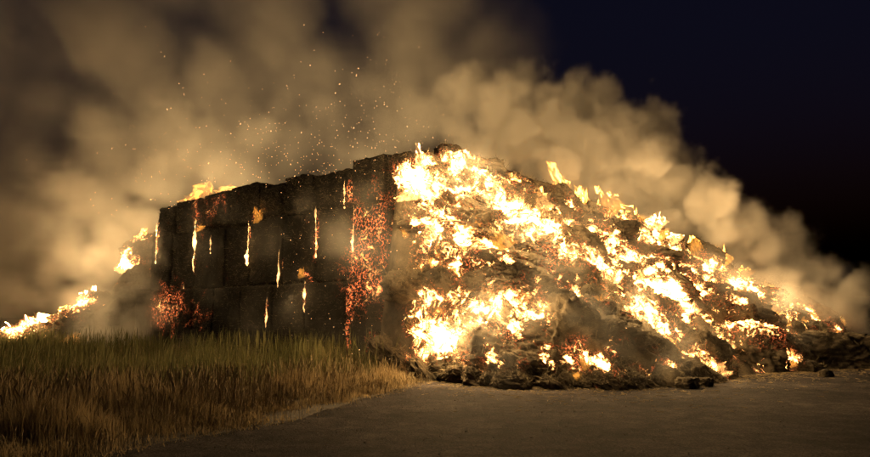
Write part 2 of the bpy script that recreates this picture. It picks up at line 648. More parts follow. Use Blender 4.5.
def clump_mesh(size, seed, m, heatf, rough=1.0):
    big = max(size) > .78
    V = (BIG_V if big else CL_V).copy()
    ln = np.linalg.norm(V, axis=1, keepdims=True)
    S = V / ln
    P = (0.5 * V + 0.62 * S) / 1.1
    q = P * 1.3 + seed * 7.31
    d = (fbm(q, 3, seed) - 0.5) * 0.85 + (0.35 - np.abs(fbm(q * 3.1, 3, seed + 5) - 0.5) * 2.2) * 0.30 * rough + (fbm(q * 9, 2, seed + 8) - 0.5) * 0.22 * rough
    if big:
        d = d + (fbm(q * 14, 3, seed + 2) - .5) * .16 + (.3 - np.abs(fbm(q * 6, 2, seed + 3) - .5) * 2) * .12
    P = P * (1 + d[:, None])
    P = P * np.array(size)
    me = mesh_np('clump', P, BIG_F if big else CL_F, M_CLUMP)
    R = np.array(m.to_3x3())
    fattr(me, 'burn_level', heatf(P @ R.T + np.array(m.translation)))
    return me


def clump(name, loc, size, rot, seed, heatf, label, cat, group=None):
    m = Matrix.Translation(loc) @ Matrix.Rotation(rot[2], 4, 'Z') @ Matrix.Rotation(rot[1], 4, 'Y') @ Matrix.Rotation(rot[0], 4, 'X')
    o = link(name, clump_mesh(size, seed, m, heatf))
    o.matrix_world = m
    return tag(o, label, cat, group)


# bales and lumps the photograph lets one tell apart: (px, py, half sizes, tilt, label)
named = [
    (590, 338, (1.3, 1.1, 1.0), .35, 'big dark mound of charred straw at the middle of the slide foot'),
    (668, 335, (1.5, 0.9, .8), .6, 'long charred bale tipped down the slope, embers along its upper edge'),
    (640, 262, (1.0, .8, .65), .4, 'smoky grey straw lump high on the slope below the orange ridge flames'),
    (560, 268, (1.3, .9, .6), .45, 'dark lump of straw under the white diagonal flame'),
    (520, 262, (1.1, .8, .5), .2, 'dark smoking lump between the two brightest flame bands'),
    (470, 358, (.8, .7, .45), -.4, 'dark straw lump right of the flame at the stack corner'),
    (535, 362, (.9, .7, .45), .3, 'low charred heap with scattered small flames at the front foot'),
    (754, 372, (1.05, .9, .80), .12, 'round fallen bale, purple embers and white flame along its top'),
    (850, 369, (1.45, .9, .68), .03, 'black fallen bale at the far right edge, unburnt front'),
    (612, 312, (.9, .8, .6), .5, 'smooth dark lump just above the big charred mound'),
    (700, 350, (.9, .8, .6), .3, 'ash grey lump between two flames near the slide foot'),
    (500, 340, (.9, .7, .5), .2, 'ember flecked lump beneath the largest white flame'),
    (720, 300, (1.0, .9, .7), .4, 'hazy lump veiled by orange smoke on the right slope'),
    (640, 355, (1.0, .7, .45), .6, 'dark slab of straw sloping to the ground, small flames above'),
]
FALLEN = []
for i, (px, py, size, tilt, lab) in enumerate(named):
    if 'fallen' in lab:                                # two bales that rolled clear, lying on the road
        p = atz(px, py, 0)
        cool = 'unburnt' in lab
        FALLEN.append((p[0], p[1] + size[1] * .6, size))
        clump('fallen_bale', (p[0], p[1] + size[1] * .7, size[2] * .78), size, (0, tilt, -.15), 100 + i, (lambda Q: np.clip((Q[:, 2] - 1.15) * .8, 0, .3)) if cool else (lambda Q: np.clip((Q[:, 2] - .45) * .75, 0, .95)), lab, 'straw bale')
        continue
    p = on_slide(px, py)
    clump('straw_lump', (p[0], p[1] + size[1] * 0.55, max(p[2] - size[2] * 0.30, size[2] * 0.55)), size, (random.uniform(-.3, .3), tilt, random.uniform(-.5, .5)), 100 + i, slide_heat, lab, 'straw lump')
# the many other lumps
def zone(x, t):
    part = 'below the stack corner' if x < 2.5 else ('at the middle of the slide' if x < 7.5 else 'on the smoky right end of the slide')
    return ('low down ' if t < 0.3 else ('midway up ' if t < 0.7 else 'near the crest ')) + part


cnt = 0
tries = 0
placed = []
while cnt < 235 and tries < 9000:
    tries += 1
    x = random.uniform(-1.5, 15.5)
    fy = np.interp(x, FOOT[:, 0], FOOT[:, 1])
    ry = np.interp(x, RIDGE[:, 0], RIDGE[:, 1])
    t = random.uniform(-0.06, 1.03)
    y = fy + (ry - fy) * t
    s = random.uniform(0.22, 0.68) if t > .1 else random.uniform(.15, .4)
    z = float(slide_z(np.array([x]), np.array([y]))[0])
    if any(abs(x - a) < q[0] + .3 and -2.5 < y - b < q[1] * .8 for a, b, q in FALLEN) or (x < -1.0 and t > .25):
        continue
    if any((x - a) ** 2 + (y - b) ** 2 < (0.5 * (s + r)) ** 2 for a, b, r in placed):
        continue
    placed.append((x, y, s))
    cnt += 1
    where = zone(x, t)
    clump('straw_clump', (x, y, max(z - 0.05 * s, 0.3 * s)), (s * random.uniform(1, 1.5), s, s * random.uniform(.6, .9)), (random.uniform(-.5, .5), random.uniform(0, .8), random.uniform(-.6, .6)), 300 + cnt, slide_heat,
          f'{"large" if s > .5 else "small"} loose straw clump {where}', 'straw clump', f'{"large" if s > .5 else "small"} straw clumps {where}')

# loose straws sticking out of the slope
def strands(name, P, nrm_up, lng, wd, mat, heatf, label):
    n = len(P)
    dv = rng.normal(0, 1, (n, 3)) + nrm_up
    dv /= np.linalg.norm(dv, axis=1, keepdims=True)
    sd = np.cross(dv, rng.normal(0, 1, (n, 3)))
    sd = sd / np.linalg.norm(sd, axis=1, keepdims=True) * (wd / 2)[:, None]
    e = P + dv * lng[:, None]
    mid = P + dv * lng[:, None] * .5 + rng.normal(0, .12, (n, 3)) * lng[:, None]
    V = np.stack([P - sd, P + sd, mid - sd * .8, mid + sd * .8, e], 1).reshape(-1, 3)
    b = (np.arange(n) * 5)[:, None]
    F = np.concatenate([b + np.array([[0, 1, 3]]), b + np.array([[0, 3, 2]]), b + np.array([[2, 3, 4]])], 0)
    me = mesh_np(name, V, F, mat, False)
    fattr(me, 'burn_level', heatf(V))
    return tag(link(name, me), label, 'straw', kind='stuff')


SP = []
for o in bpy.data.objects:
    if o.name.startswith(('fallen_bale', 'straw_lump', 'straw_clump', 'straw_slide')):
        me = o.data
        v = np.empty(len(me.vertices) * 3, np.float32)
        me.vertices.foreach_get('co', v)
        v = v.reshape(-1, 3) @ np.array(o.matrix_world.to_3x3()).T + np.array(o.matrix_world.translation)
        k = rng.choice(len(v), (900 if ('lump' in o.name or 'bale' in o.name) and 'cl' not in o.name else 330) if 'slide' not in o.name else 12000)
        v = v[k]
        v = v[(v[:, 2] > .1) & (v[:, 2] > slide_z(v[:, 0], v[:, 1]) - .15)]
        SP.append(v)
SP = np.concatenate(SP)
strands('loose_straw', SP, np.array([0, -.5, .5]), rng.uniform(.06, .28, len(SP)), rng.uniform(.010, .022, len(SP)), M_STRAND, slide_heat, 'loose straws bristling all over the burning slope')

BP = []
for o in BALES:
    me = o.data
    v = np.empty(len(me.vertices) * 3, np.float32)
    me.vertices.foreach_get('co', v)
    v = v.reshape(-1, 3) @ np.array(o.matrix_world.to_3x3()).T + np.array(o.matrix_world.translation)
    q = (v - C) @ SN
    v = v[(q > -.75) & (v[:, 2] > .3)]
    BP.append(v[rng.choice(len(v), 900)])
BP = np.concatenate(BP)
strands('bale_straws', BP, SN * .9, rng.uniform(.04, .2, len(BP)), rng.uniform(.005, .011, len(BP)), M_STRAND, face_heat, 'short straws bristling from the faces of the stacked bales')

# low charred row at the edge of the grass and bits on the road
for i, (px, py, s, lab) in enumerate([
    (388, 366, .34, 'round black straw lump at the grass edge, leftmost of the row'), (402, 361, .38, 'black straw lump with glowing rim, second of the row at the grass edge'),
    (417, 360, .36, 'black straw lump, third of the row at the grass edge'), (428, 361, .34, 'black straw lump nearest the corner flame, end of the row at the grass edge'),
    (688, 384, .2, 'small dark clod of straw lying on the road'), (704, 383, .16, 'smaller dark clod beside another on the road'), (520, 386, .12, 'tiny charred clod on the road before the slide foot'),
    (826, 374, .16, 'low dark clod on the road in front of the black bale')]):
    p = atz(px, py, s * 0.5)
    clump('straw_clod', (p[0], p[1], s * 0.5), (s * 1.3, s, s * .8), (0, 0, i), 700 + i, lambda Q: np.clip((Q[:, 2] - 0.30) * 1.4, 0, .6) * (1 if i < 4 else 0), lab, 'straw clod')

# heap at the far left end
LH = [(140, 232), (128, 262), (110, 285), (92, 298), (70, 310), (45, 322), (20, 332), (-10, 338), (-40, 343)]
LHP = [aty(px, py, 36.5 + 0.0 * i) for i, (px, py) in enumerate(LH)]
HOT_L = [(on, r, a) for on, r, a in [(LHP[1] - [0, .6, .2], .8, 1.1), (LHP[0] - [0, .6, .4], .7, .8), (LHP[3] - [0, .8, .3], .9, 1), (LHP[4] - [0, .8, .5], .8, .9), (LHP[5] - [0, .8, .3], 1.2, 1.1), (LHP[6] - [0, .8, .2], 1.1, 1), (LHP[7] - [0, .8, .1], 1, .8)]]


def left_heat(P):
    P = P + (np.stack([fbm(P * .9 + 3, 4, 61), fbm(P * .9 + 31, 4, 62), fbm(P * .9 + 57, 4, 63)], 1) - .5) * 1.6
    h = np.zeros(len(P))
    for c, r, a in HOT_L:
        q = P - c
        h = np.maximum(h, a * np.exp(-(q[:, 0] ** 2 + q[:, 2] ** 2 * 1.5 + .15 * q[:, 1] ** 2) / (r * r * 1.2)))
    return np.clip(h * 0.95 + 0.15 * fbm(P * .6, 2, 5), 0, 1.1)


lx = np.array([p[0] for p in LHP])[::-1]
lz = np.array([p[2] for p in LHP])[::-1]


def left_z(x, y):
    rz = np.interp(x, lx, lz - 0.3)
    t = np.abs(y - 37.2) / 3.6
    P = np.stack([x.ravel(), y.ravel(), np.zeros(x.size)], 1)
    n = ((fbm(P * .7, 4, 41) - .5) * 2.4).reshape(x.shape)
    return np.clip(rz + n * .6, 0, 9) * np.clip(1 - t ** 1.6, 0, 1)


gx, gy = np.meshgrid(np.linspace(lx[0], lx[-1] + 1.0, 170), np.linspace(33.4, 41, 90), indexing='ij')
P = np.stack([gx.ravel(), gy.ravel(), left_z(gx, gy).ravel() - .02], 1)
idx = np.arange(gx.size).reshape(gx.shape)
F = np.stack([idx[:-1, :-1].ravel(), idx[1:, :-1].ravel(), idx[1:, 1:].ravel(), idx[:-1, 1:].ravel()], 1)
me = mesh_np('straw_heap', P, F, M_CLUMP)
fattr(me, 'burn_level', left_heat(P))



def on_left(px, py):
    d = ray(px, py)
    ts = np.linspace(33, 38, 300) / d[1]
    Q = _O + d * ts[:, None]
    hit = Q[:, 2] < left_z(Q[:, 0], Q[:, 1])
    return Q[np.argmax(hit)] if hit.any() else aty(px, py, 36.6)


for i in range(26):
    x = random.uniform(lx[2], lx[-1] + .6)
    y = random.uniform(34.3, 36.6)
    z = float(left_z(np.array([x]), np.array([y]))[0])
    r = random.uniform(.4, .8)
    hi = 'high' if z > 2.2 else 'low'
    clump('straw_clump', (x, y, max(z, .2)), (r * 1.3, r, r * .8), (random.uniform(-.5, .5), random.uniform(-.8, 0), random.uniform(-.5, .5)), 900 + i, left_heat,
          f'ragged straw clump {hi} on the burning heap at the left end', 'straw clump', f'straw clumps {hi} on the left heap')
tag(link('straw_heap', me), 'burning heap of collapsed straw at the far left end of the stack', 'straw heap')

# ------------------------------------------------------------------ flames
ICO_V, ICO_F = ico(5)


def flame_proto(seed, spikes=3.0, thin=0.45):
    V = ICO_V.copy()
    up = np.clip((V[:, 2] + 0.15) / 1.15, 0, 1)
    q = np.stack([V[:, 0] * spikes, V[:, 1] * spikes, np.full(len(V), seed * 3.7)], 1)
    sp = vnoise(q, seed) * 0.75 + vnoise(q * 2.3, seed + 1) * 0.35
    sp = np.clip((sp - 0.22) / 0.55, 0, 1.2) ** 2.4
    P = V.copy()
    P[:, 0] *= 1 - 0.25 * up
    P[:, 1] *= thin
    P[:, 2] = np.where(V[:, 2] < 0, V[:, 2] * 0.35, V[:, 2] * 0.35 + up ** 1.3 * sp * 1.6)
    h = np.clip(P[:, 2], 0, 2)
    w1 = np.stack([P[:, 0] * 1.1, P[:, 1] * 1.1, P[:, 2] * 2.6 + seed], 1)
    P[:, 0] += (vnoise(w1, seed + 3) - 0.5) * 0.75 * h
    P[:, 1] += (vnoise(w1 + 9, seed + 4) - 0.5) * 0.4 * h
    w2 = P * 3.5 + seed
    P += (np.stack([fbm(w2, 3, seed + 6), fbm(w2 + 5, 3, seed + 7), fbm(w2 + 11, 3, seed + 8)], 1) - 0.5) * 0.5
    P[:, 2] -= P[:, 2].min()
    P[:, 2] /= P[:, 2].max()
    P[:, 0] /= np.abs(P[:, 0]).max()
    return P


PROTO = {}
for mname, mat in (('hot', M_FLAME_HOT), ('mid', M_FLAME), ('low', M_FLAME_LOW)):
    for k in range(7):
        PROTO[mname, k] = mesh_np('flame', flame_proto(k + 1, 3.4 + 0.6 * k), ICO_F, mat)


def seam_proto(seed):
    """tall thin ragged sheet of flame standing in a gap between two bales"""
    V = ICO_V.copy()
    z = (V[:, 2] + 1) / 2
    ring = V[:, :2] / np.maximum(np.linalg.norm(V[:, :2], axis=1, keepdims=True), 1e-4)
    one = np.ones(len(V))
    prof = vnoise(np.stack([z * 7, one * seed, one], 1), seed) * .9 + vnoise(np.stack([z * 19, one * seed, one], 1), seed + 1) * .6
    prof = np.clip(prof - .38, .05, 1.2) * np.clip(np.sin(np.clip(z, 0, 1) * math.pi), 0, 1) ** .35 * (1.25 - .6 * z)
    P = np.stack([ring[:, 0] * prof, ring[:, 1] * prof * .8, z], 1)
    P[:, 0] += (vnoise(np.stack([z * 5, z * 0, z * 0 + seed], 1), seed + 2) - 0.5) * 1.1
    w2 = np.stack([P[:, 0] * 2, P[:, 1] * 2, P[:, 2] * 24], 1) + seed
    P[:, :2] += (np.stack([fbm(w2, 3, seed + 6), fbm(w2 + 5, 3, seed + 7)], 1) - 0.5) * (.35 + .8 * prof)[:, None]
    return P


M_FLAME_SEAM = flame_material('seam_flame', 60.0, (1.0, 0.52, 0.17), 0.03, 0.28)
SEAM = [mesh_np('seam_flame', seam_proto(k + 3), ICO_F, M_FLAME_SEAM) for k in range(5)]


def lamp(parent, watts, loc=(0, 0, 0), radius=0.4, col=(1.0, 0.64, 0.265)):
    ld = bpy.data.lights.new('fire_light', 'POINT')
    ld.energy = watts
    ld.color = col
    ld.shadow_soft_size = radius
    lo = bpy.data.objects.new('fire_light', ld)
    COL.objects.link(lo)
    lo.location = loc
    return lo


fk = 0


def flame(kind, base, width, height, lean=0.0, rz=0.0, depth=None, label='', group=None, watts=0, lamp_off=(0, -0.6, 0.5), roll=0.0, lamp_r=0.5):
    """a flame standing at base (world); lean tips it towards -x (down wind)"""
    global fk
    fk += 1
    o = link('flame', PROTO[kind, fk % 7], loc=base)
    o.rotation_euler = (roll, -lean, rz + (math.pi if fk % 2 else 0) * 0)
    o.scale = (width / 2 * (1 if fk % 3 else -1), depth or width / 2, height)
    tag(o, label, 'flame', group)
    if watts:
        lamp(o, watts, (base[0] + lamp_off[0], base[1] + lamp_off[1], base[2] + lamp_off[2]), lamp_r)
    return o


# seam flames on the standing face: (px, py top, py bottom, width m, label)
for i, (px, y0, y1, wd, lab, wt) in enumerate([
    (155, 225, 258, .16, 'thin pale flame in the seam of the second bale row, far left', 0),
    (193, 222, 268, .22, 'tall yellow flame in a bale seam, left part of the face', 60),
    (210, 238, 248, .14, 'tiny bright flame spot in a dark seam left of centre of the face', 0),
    (247, 222, 260, .2, 'tall ragged flame in the seam in the middle of the dark face', 70),
    (278, 252, 282, .09, 'faint thread of flame in a seam, centre of the face', 0),
    (315, 208, 252, .15, 'tall thin flame in the seam two bales left of the ember bale', 60),
    (304, 284, 308, .17, 'short bright flame in a bottom row seam, right part of the face', 40),
    (344, 183, 203, .14, 'short flame high in a top row seam near the crest', 30),
    (353, 205, 246, .14, 'thin upright flame at the left edge of the ember bale', 40),
    (266, 300, 322, .08, 'small violet white flame low on the dark face', 0),
    (181, 285, 338, .1, 'faint flame line between two pink ember bales, bottom row', 0),
    (437, 268, 334, .2, 'upright flame streak on the face beside the slide', 60),
    (395, 212, 262, .09, 'glowing thread on the right edge of the ember bale', 0),
    (351, 298, 330, .09, 'glowing thread on the lower left edge of the ember bale', 0),
]):
    s0, z0, p0 = on_face(px, y0 - 3, 0.04)
    s1, z1, p1 = on_face(px, y1 + 6, 0.04)
    o = link('flame', SEAM[i % 5], loc=p1)
    o.rotation_euler = (0, 0, FACE_ROT)
    o.scale = (wd * .62, wd * .62, z0 - z1)
    tag(o, lab, 'flame', 'flames in the seams of the stack')
    if wt:
        lamp(o, wt * .9, p1 + SN * 0.6 + np.array([0, 0, (z0 - z1) / 2]), 0.15)
for px, py, wd, ht, lab in [(258, 223, .75, .75, 'small yellow flame licking from a seam onto a bale ledge'), (302, 278, .5, .4, 'little flame on the bale ledge above the bottom row'), (200, 231, .9, .3, 'low orange flame on the ledge under the top left bales')]:
    s, z, p = on_face(px, py, 0.05)
    flame('mid', p, wd, ht, .2, FACE_ROT, .12, lab, 'flames in the seams of the stack')

# flames of the slide: (px, py of base, width, height, kind, lean, watts, label)
SL = [
    (424, 175, .7, 1.1, 'hot', .3, 0, 'pointed white flame on the crest corner of the stack'),
    (418, 200, 1.5, .75, 'hot', .2, 900, 'big white flame bursting left over the stack corner'),
    (462, 178, 1.0, .8, 'hot', .3, 300, 'white flame just right of the crest corner'),
    (486, 200, 1.5, .9, 'hot', .4, 600, 'large white flame near the top of the slide'),
    (512, 215, 1.5, .6, 'hot', .75, 0, 'slanting white flame band, upper end'),
    (540, 243, 1.9, .6, 'hot', .75, 600, 'slanting white flame band, middle of the slope'),
    (566, 262, 1.2, .6, 'hot', .7, 0, 'slanting white flame band, lower end'),
    (545, 212, 1.0, .9, 'hot', .4, 300, 'upright flame on the crest, left of the leaning charred post'),
    (562, 195, .7, 1.0, 'mid', .35, 0, 'tall orange flame tip on the crest'),
    (584, 212, .6, .8, 'mid', .3, 0, 'yellow flame on the crest, right of the charred post'),
    (615, 215, .9, 1.0, 'mid', .6, 330, 'orange streaming flame on the crest behind the grey lump'),
    (634, 232, 1.4, .8, 'mid', .75, 0, 'long orange flame streaming down the crest'),
    (655, 246, 1.5, .7, 'mid', .75, 0, 'orange flame band right of the long crest flame'),
    (660, 228, .8, .7, 'hot', .6, 240, 'white flame behind the crest at its middle'),
    (676, 242, .8, .6, 'hot', .6, 0, 'white flame on the crest, upper right'),
    (700, 258, .9, .7, 'mid', .6, 90, 'yellow flame on the right crest'),
    (722, 268, 1.0, .7, 'mid', .6, 0, 'yellow flame at the right end of the crest'),
    (745, 278, .9, .6, 'low', .6, 300, 'thin yellow flame where the crest sinks into smoke'),
    (440, 240, 1.2, .6, 'hot', .4, 0, 'white flame on the left slope below the corner burst'),
    (475, 246, 1.2, .6, 'mid', .5, 0, 'yellow flame in the middle left of the slope'),
    (505, 250, .8, .5, 'mid', .5, 0, 'yellow flame under the upper band'),
    (492, 322, 1.9, .85, 'hot', .2, 700, 'largest white flame, low on the left of the slide'),
    (520, 318, .8, .6, 'hot', .4, 0, 'white flame right of the largest low flame'),
    (450, 350, 1.5, .8, 'hot', .1, 600, 'bright white flame at the foot of the stack corner'),
    (434, 350, .6, 1.0, 'mid', 0., 0, 'pointed yellow flame left at the foot of the corner'),
    (474, 362, .35, .7, 'mid', .1, 0, 'small upright flame on the dark lump by the corner fire'),
    (550, 325, .7, .7, 'hot', .3, 120, 'small white flame above the big charred mound, left side'),
    (612, 288, 1.2, .5, 'hot', .8, 200, 'white flame sliver above the smooth dark lump'),
    (636, 316, 1.7, .45, 'hot', .35, 400, 'wide flat white flame across the mid slope'),
    (665, 306, 1.2, 1.1, 'hot', .5, 500, 'large white flame in the middle of the right slope'),
    (688, 318, 1.0, .6, 'hot', .6, 0, 'white flame right below the large right slope flame'),
    (722, 350, .8, .6, 'hot', .2, 300, 'white flame beside the round fallen bale'),
    (745, 338, 1.4, .35, 'hot', .2, 0, 'flat white flame along the top of the round bale'),
    (712, 376, 1.3, .4, 'hot', .2, 200, 'low white flame on the ground by the right foot'),
    (672, 358, .5, .7, 'mid', .2, 0, 'upright flame below the tipped charred bale'),
    (585, 368, .35, .5, 'mid', .3, 60, 'small yellow flame low on the big charred mound'),
    (577, 352, .2, .35, 'mid', .2, 0, 'tiny white flame on the big charred mound'),
    (575, 378, .4, .25, 'mid', .2, 0, 'tiny flame at the very foot of the big mound'),
    (632, 342, .9, .4, 'mid', .8, 0, 'orange flame sliver lying on the dark slab'),
    (655, 380, .5, .3, 'mid', .3, 50, 'small flame on the ground before the dark slab'),
    (690, 368, .5, .4, 'mid', .3, 0, 'small flame at the foot left of the low white flame'),
    (776, 322, .7, .7, 'mid', .4, 260, 'flame in smoke right of the round bale'),
    (800, 350, .9, .4, 'mid', .6, 300, 'flame between the round bale and the black bale'),
    (790, 365, .5, .2, 'mid', .3, 0, 'small flame on the ground between the two right bales'),
    (770, 305, 1.6, 1.0, 'low', .5, 600, 'dim red orange fire glowing inside the right smoke'),
    (735, 300, 1.2, .8, 'low', .5, 0, 'dim orange fire on the hazy right slope'),
    (530, 278, .6, .4, 'mid', .4, 0, 'small flame over the dark smoking lump'),
    (455, 285, .7, .7, 'low', .2, 0, 'pale orange flame on the left slope above the largest flame'),
    (600, 305, .5, .4, 'mid', .5, 0, 'small flame between the two dark lumps'),
    (525, 300, .5, .5, 'low', .3, 0, 'thin orange flame over the largest low flame'),
    (848, 338, 1.2, .15, 'low', .1, 0, 'thin glowing line on the top of the black right bale'),
]
for px, py, wd, ht, kd, ln, wt, lab in SL:
    p = on_slide(px, py)
    p = p + np.array([0, -0.25, -0.05])
    if 'top of the' in lab and 'bale' in lab:
        a, b, q = FALLEN[0 if 'round' in lab else 1]
        p = np.array([a - .1, b - .1, q[2] * 1.45])
    crest = py < 272
    if crest and kd == 'mid':
        wd, ht = wd * 1.25, ht * 1.45
    flame(kd, p, wd, ht, ln, random.uniform(-.3, .3), wd * 0.3, lab, 'flames on the burning slide', wt * (1.5 if crest else .8), ((-1.3, -2.2, 0.0) if px < 430 else (0, -1.5, .6)) if crest else (0, -.8, .5), lamp_r=1.2 if px > 690 else .5)
# many little flames scattered over the burning places
n = 0
while n < 90:
    c, r, a = HOTP[random.randrange(len(HOTP))]
    if a < .6:
        continue
    x, y = c[0] + random.gauss(0, r * .9), c[1] + random.gauss(0, r * .7)
    z = float(slide_z(np.array([x]), np.array([y]))[0])
    if z < .1:
        continue
    n += 1
    s = random.uniform(.15, .5)
    flame(random.choice(['hot', 'mid', 'mid']), (x, y - .2, z), s * random.uniform(.6, 1.6), s * random.uniform(.8, 1.5), random.uniform(.1, .7), random.uniform(-.4, .4), s * .3,
          'little flame tongue ' + zone(x, z / max(float(np.interp(x, RIDGE[:, 0], RIDGE[:, 2])), .1)), 'little flame tongues ' + zone(x, z / max(float(np.interp(x, RIDGE[:, 0], RIDGE[:, 2])), .1)))
# left end flames
for px, py, wd, ht, kd, ln, wt, lab in [
    (144, 240, .9, .8, 'mid', -.2, 150, 'small flame at the top left end of the stack'),
    (124, 272, 1.1, 1.2, 'hot', -.35, 500, 'bright yellow flame halfway down the left end'),
    (88, 304, 1.3, 1.3, 'hot', -.4, 400, 'slanting white flame on the left heap, right one'),
    (66, 320, 1.5, .9, 'mid', -.5, 0, 'yellow flame in the middle of the left heap'),
    (44, 334, 2.8, 1.2, 'hot', -.5, 700, 'large white flame near the grass on the left heap'),
    (18, 338, 2.0, .9, 'hot', -.4, 400, 'flame at the left edge of the photo behind the grass'),
    (74, 342, 1.5, .7, 'mid', -.2, 0, 'low flame peeping over the grass at the left heap'),
]:
    p = on_left(px, py) + np.array([0, -.35, -.15])
    p[2] = max(p[2], .3)
    flame(kd, p, wd, ht, ln, 0, wd * .25, lab, 'flames at the left end of the stack', wt * 1.3, (0, -.8, .7), lamp_r=1.3)
# flame behind the top left edge
for px, py, wd, ht, lab, wt in [(204, 204, 2.6, 1.15, 'orange flame curling above the top left bales', 160), (228, 196, 1.6, .6, 'small orange flame right of the curling top flame', 0)]:
    p = aty(px, py, 33.0)
    flame('low', p, wd, ht, .15, 0, .4, lab, 'flames behind the top of the stack', wt * 2.5, (0, .5, 1.0))

# the stack also burns along its far side, out of sight: its light reaches the smoke
for px, py, Y, wt in ((235, 225, 38.0, 1900), (300, 215, 36.0, 1900), (370, 200, 33.0, 1300), (100, 250, 41.0, 1300)):
    lamp(None, wt * .95, aty(px, py, Y), 1.5)

# ------------------------------------------------------------------ smoke
PUFF = []
BILLOW = []


def inside(poly, x, y):
    c = False
    j = len(poly) - 1
    for i in range(len(poly)):
        if (poly[i][1] > y) != (poly[j][1] > y) and x < (poly[j][0] - poly[i][0]) * (y - poly[i][1]) / (poly[j][1] - poly[i][1]) + poly[i][0]:
            c = not c
        j = i
    return c


def puffs(poly, Y0, Y1, n, r, den, soft, into=PUFF):
    xs, ysq = [p[0] for p in poly], [p[1] for p in poly]
    k = 0
    while k < n:
        x, y = random.uniform(min(xs), max(xs)), random.uniform(min(ysq), max(ysq))
        if inside(poly, x, y):
            p = aty(x, y, random.uniform(Y0, Y1))
            f = min(1, max(.3, (x - 380) / 120)) if into is BILLOW else 1      # thins out to the left, into the wide cloud
            into.append((*p, r * random.uniform(.6, 1.5), den * f * random.uniform(.8, 1.2), soft / f ** .6))
            k += 1


# thick billows rising behind the crest of the slide
puffs([(405, 140), (425, 85), (480, 82), (520, 78), (600, 105), (640, 112), (660, 115), (675, 185), (725, 215), (755, 240), (790, 238), (815, 258), (845, 290), (862, 318), (840, 330), (760, 290), (700, 245), (620, 210), (560, 185), (480, 160)],
      26.8, 32, 360, 1.0, 1.5, .5, BILLOW)
puffs([(780, 290), (860, 320), (880, 350), (870, 370), (790, 350)], 25.5, 29, 60, 1.0, .9, .6, BILLOW)
# the wide drifting cloud over the left part
puffs([(-300, -250), (430, -250), (470, 60), (420, 135), (300, 150), (190, 180), (140, 220), (60, 300), (0, 330), (-300, 330)], 31, 44, 160, 4.5, .10, 5.0)
puffs([(85, 345), (165, 345), (165, 230), (130, 225), (85, 290)], 30.5, 34.5, 70, 1.3, .42, 1.3)
puffs([(-300, -250), (430, -250), (465, 50), (400, 110), (250, 120), (-300, 120)], 29, 40, 100, 4.0, .12, 4.0)
puffs([(70, 330), (140, 230), (200, 185), (240, 140), (180, 90), (100, 110), (60, 200), (30, 300)], 34, 40, 70, 2.2, .28, 2.0)
puffs([(190, 185), (420, 138), (440, 60), (250, 40), (150, 100)], 28, 36, 80, 2.6, .20, 3.0)
puffs([(400, 138), (540, 150), (500, 60), (430, -20), (360, -20), (390, 60)], 28, 35, 60, 2.4, .22, 3.0)
# veils before the face and over the slide
for i in range(70):
    px, py = random.uniform(120, 430), random.uniform(190, 365)
    s, z, p = on_face(px, py, random.uniform(.5, 2.2))
    if z > 0.2:
        PUFF.append((*p, random.uniform(.6, 1.1), random.uniform(.08, .30), 1.0))
for i in range(190):
    px, py = random.uniform(430, 840), random.uniform(180, 378)
    p = on_slide(px, py)
    if abs(p[1] - 25.5) < 1e-6:
        continue
    if any(abs(p[0] - a) < q[0] + .5 and p[1] < b + 1.5 for a, b, q in FALLEN):
        continue
    PUFF.append((p[0], p[1] - random.uniform(.2, 1.2), max(p[2] + random.uniform(0, .8), .3), random.uniform(.5, .9), random.uniform(.12, .45), .9))

for i in range(90):
    px, py = random.uniform(700, 880), random.uniform(255, 365)
    p = on_slide(px, py)
    if abs(p[1] - 25.5) < 1e-6:
        continue
    if any(abs(p[0] - a) < q[0] + .5 and p[1] < b + 1.5 for a, b, q in FALLEN):
        continue
    PUFF.append((p[0], p[1] - random.uniform(.3, 1.0), max(p[2] + random.uniform(0, .6), .3), random.uniform(.7, 1.2), random.uniform(.15, .4), 1.0))
def puff_mesh(name, pts):
    pts = np.array(pts)
    me = bpy.data.meshes.new(name)
    me.vertices.add(len(pts))
    me.vertices.foreach_set('co', pts[:, :3].astype(np.float32).ravel())
    for i, a in enumerate(('puff_radius', 'puff_density', 'puff_soft')):
        fattr(me, a, pts[:, 3 + i])
    me.materials.append(M_SMOKE)
    return me


def smoke_material():
    N = NT('lit_smoke')
    pv = N.n('ShaderNodeVolumePrincipled')
    pv.inputs['Color'].default_value = (0.90, 0.87, 0.82, 1)
    pv.inputs['Density'].default_value = 1.0
    pv.inputs['Density Attribute'].default_value = 'density'
    pv.inputs['Anisotropy'].default_value = 0.15
    N.l(pv.outputs[0], N.out.inputs['Volume'])
    return N.m


M_SMOKE = smoke_material()


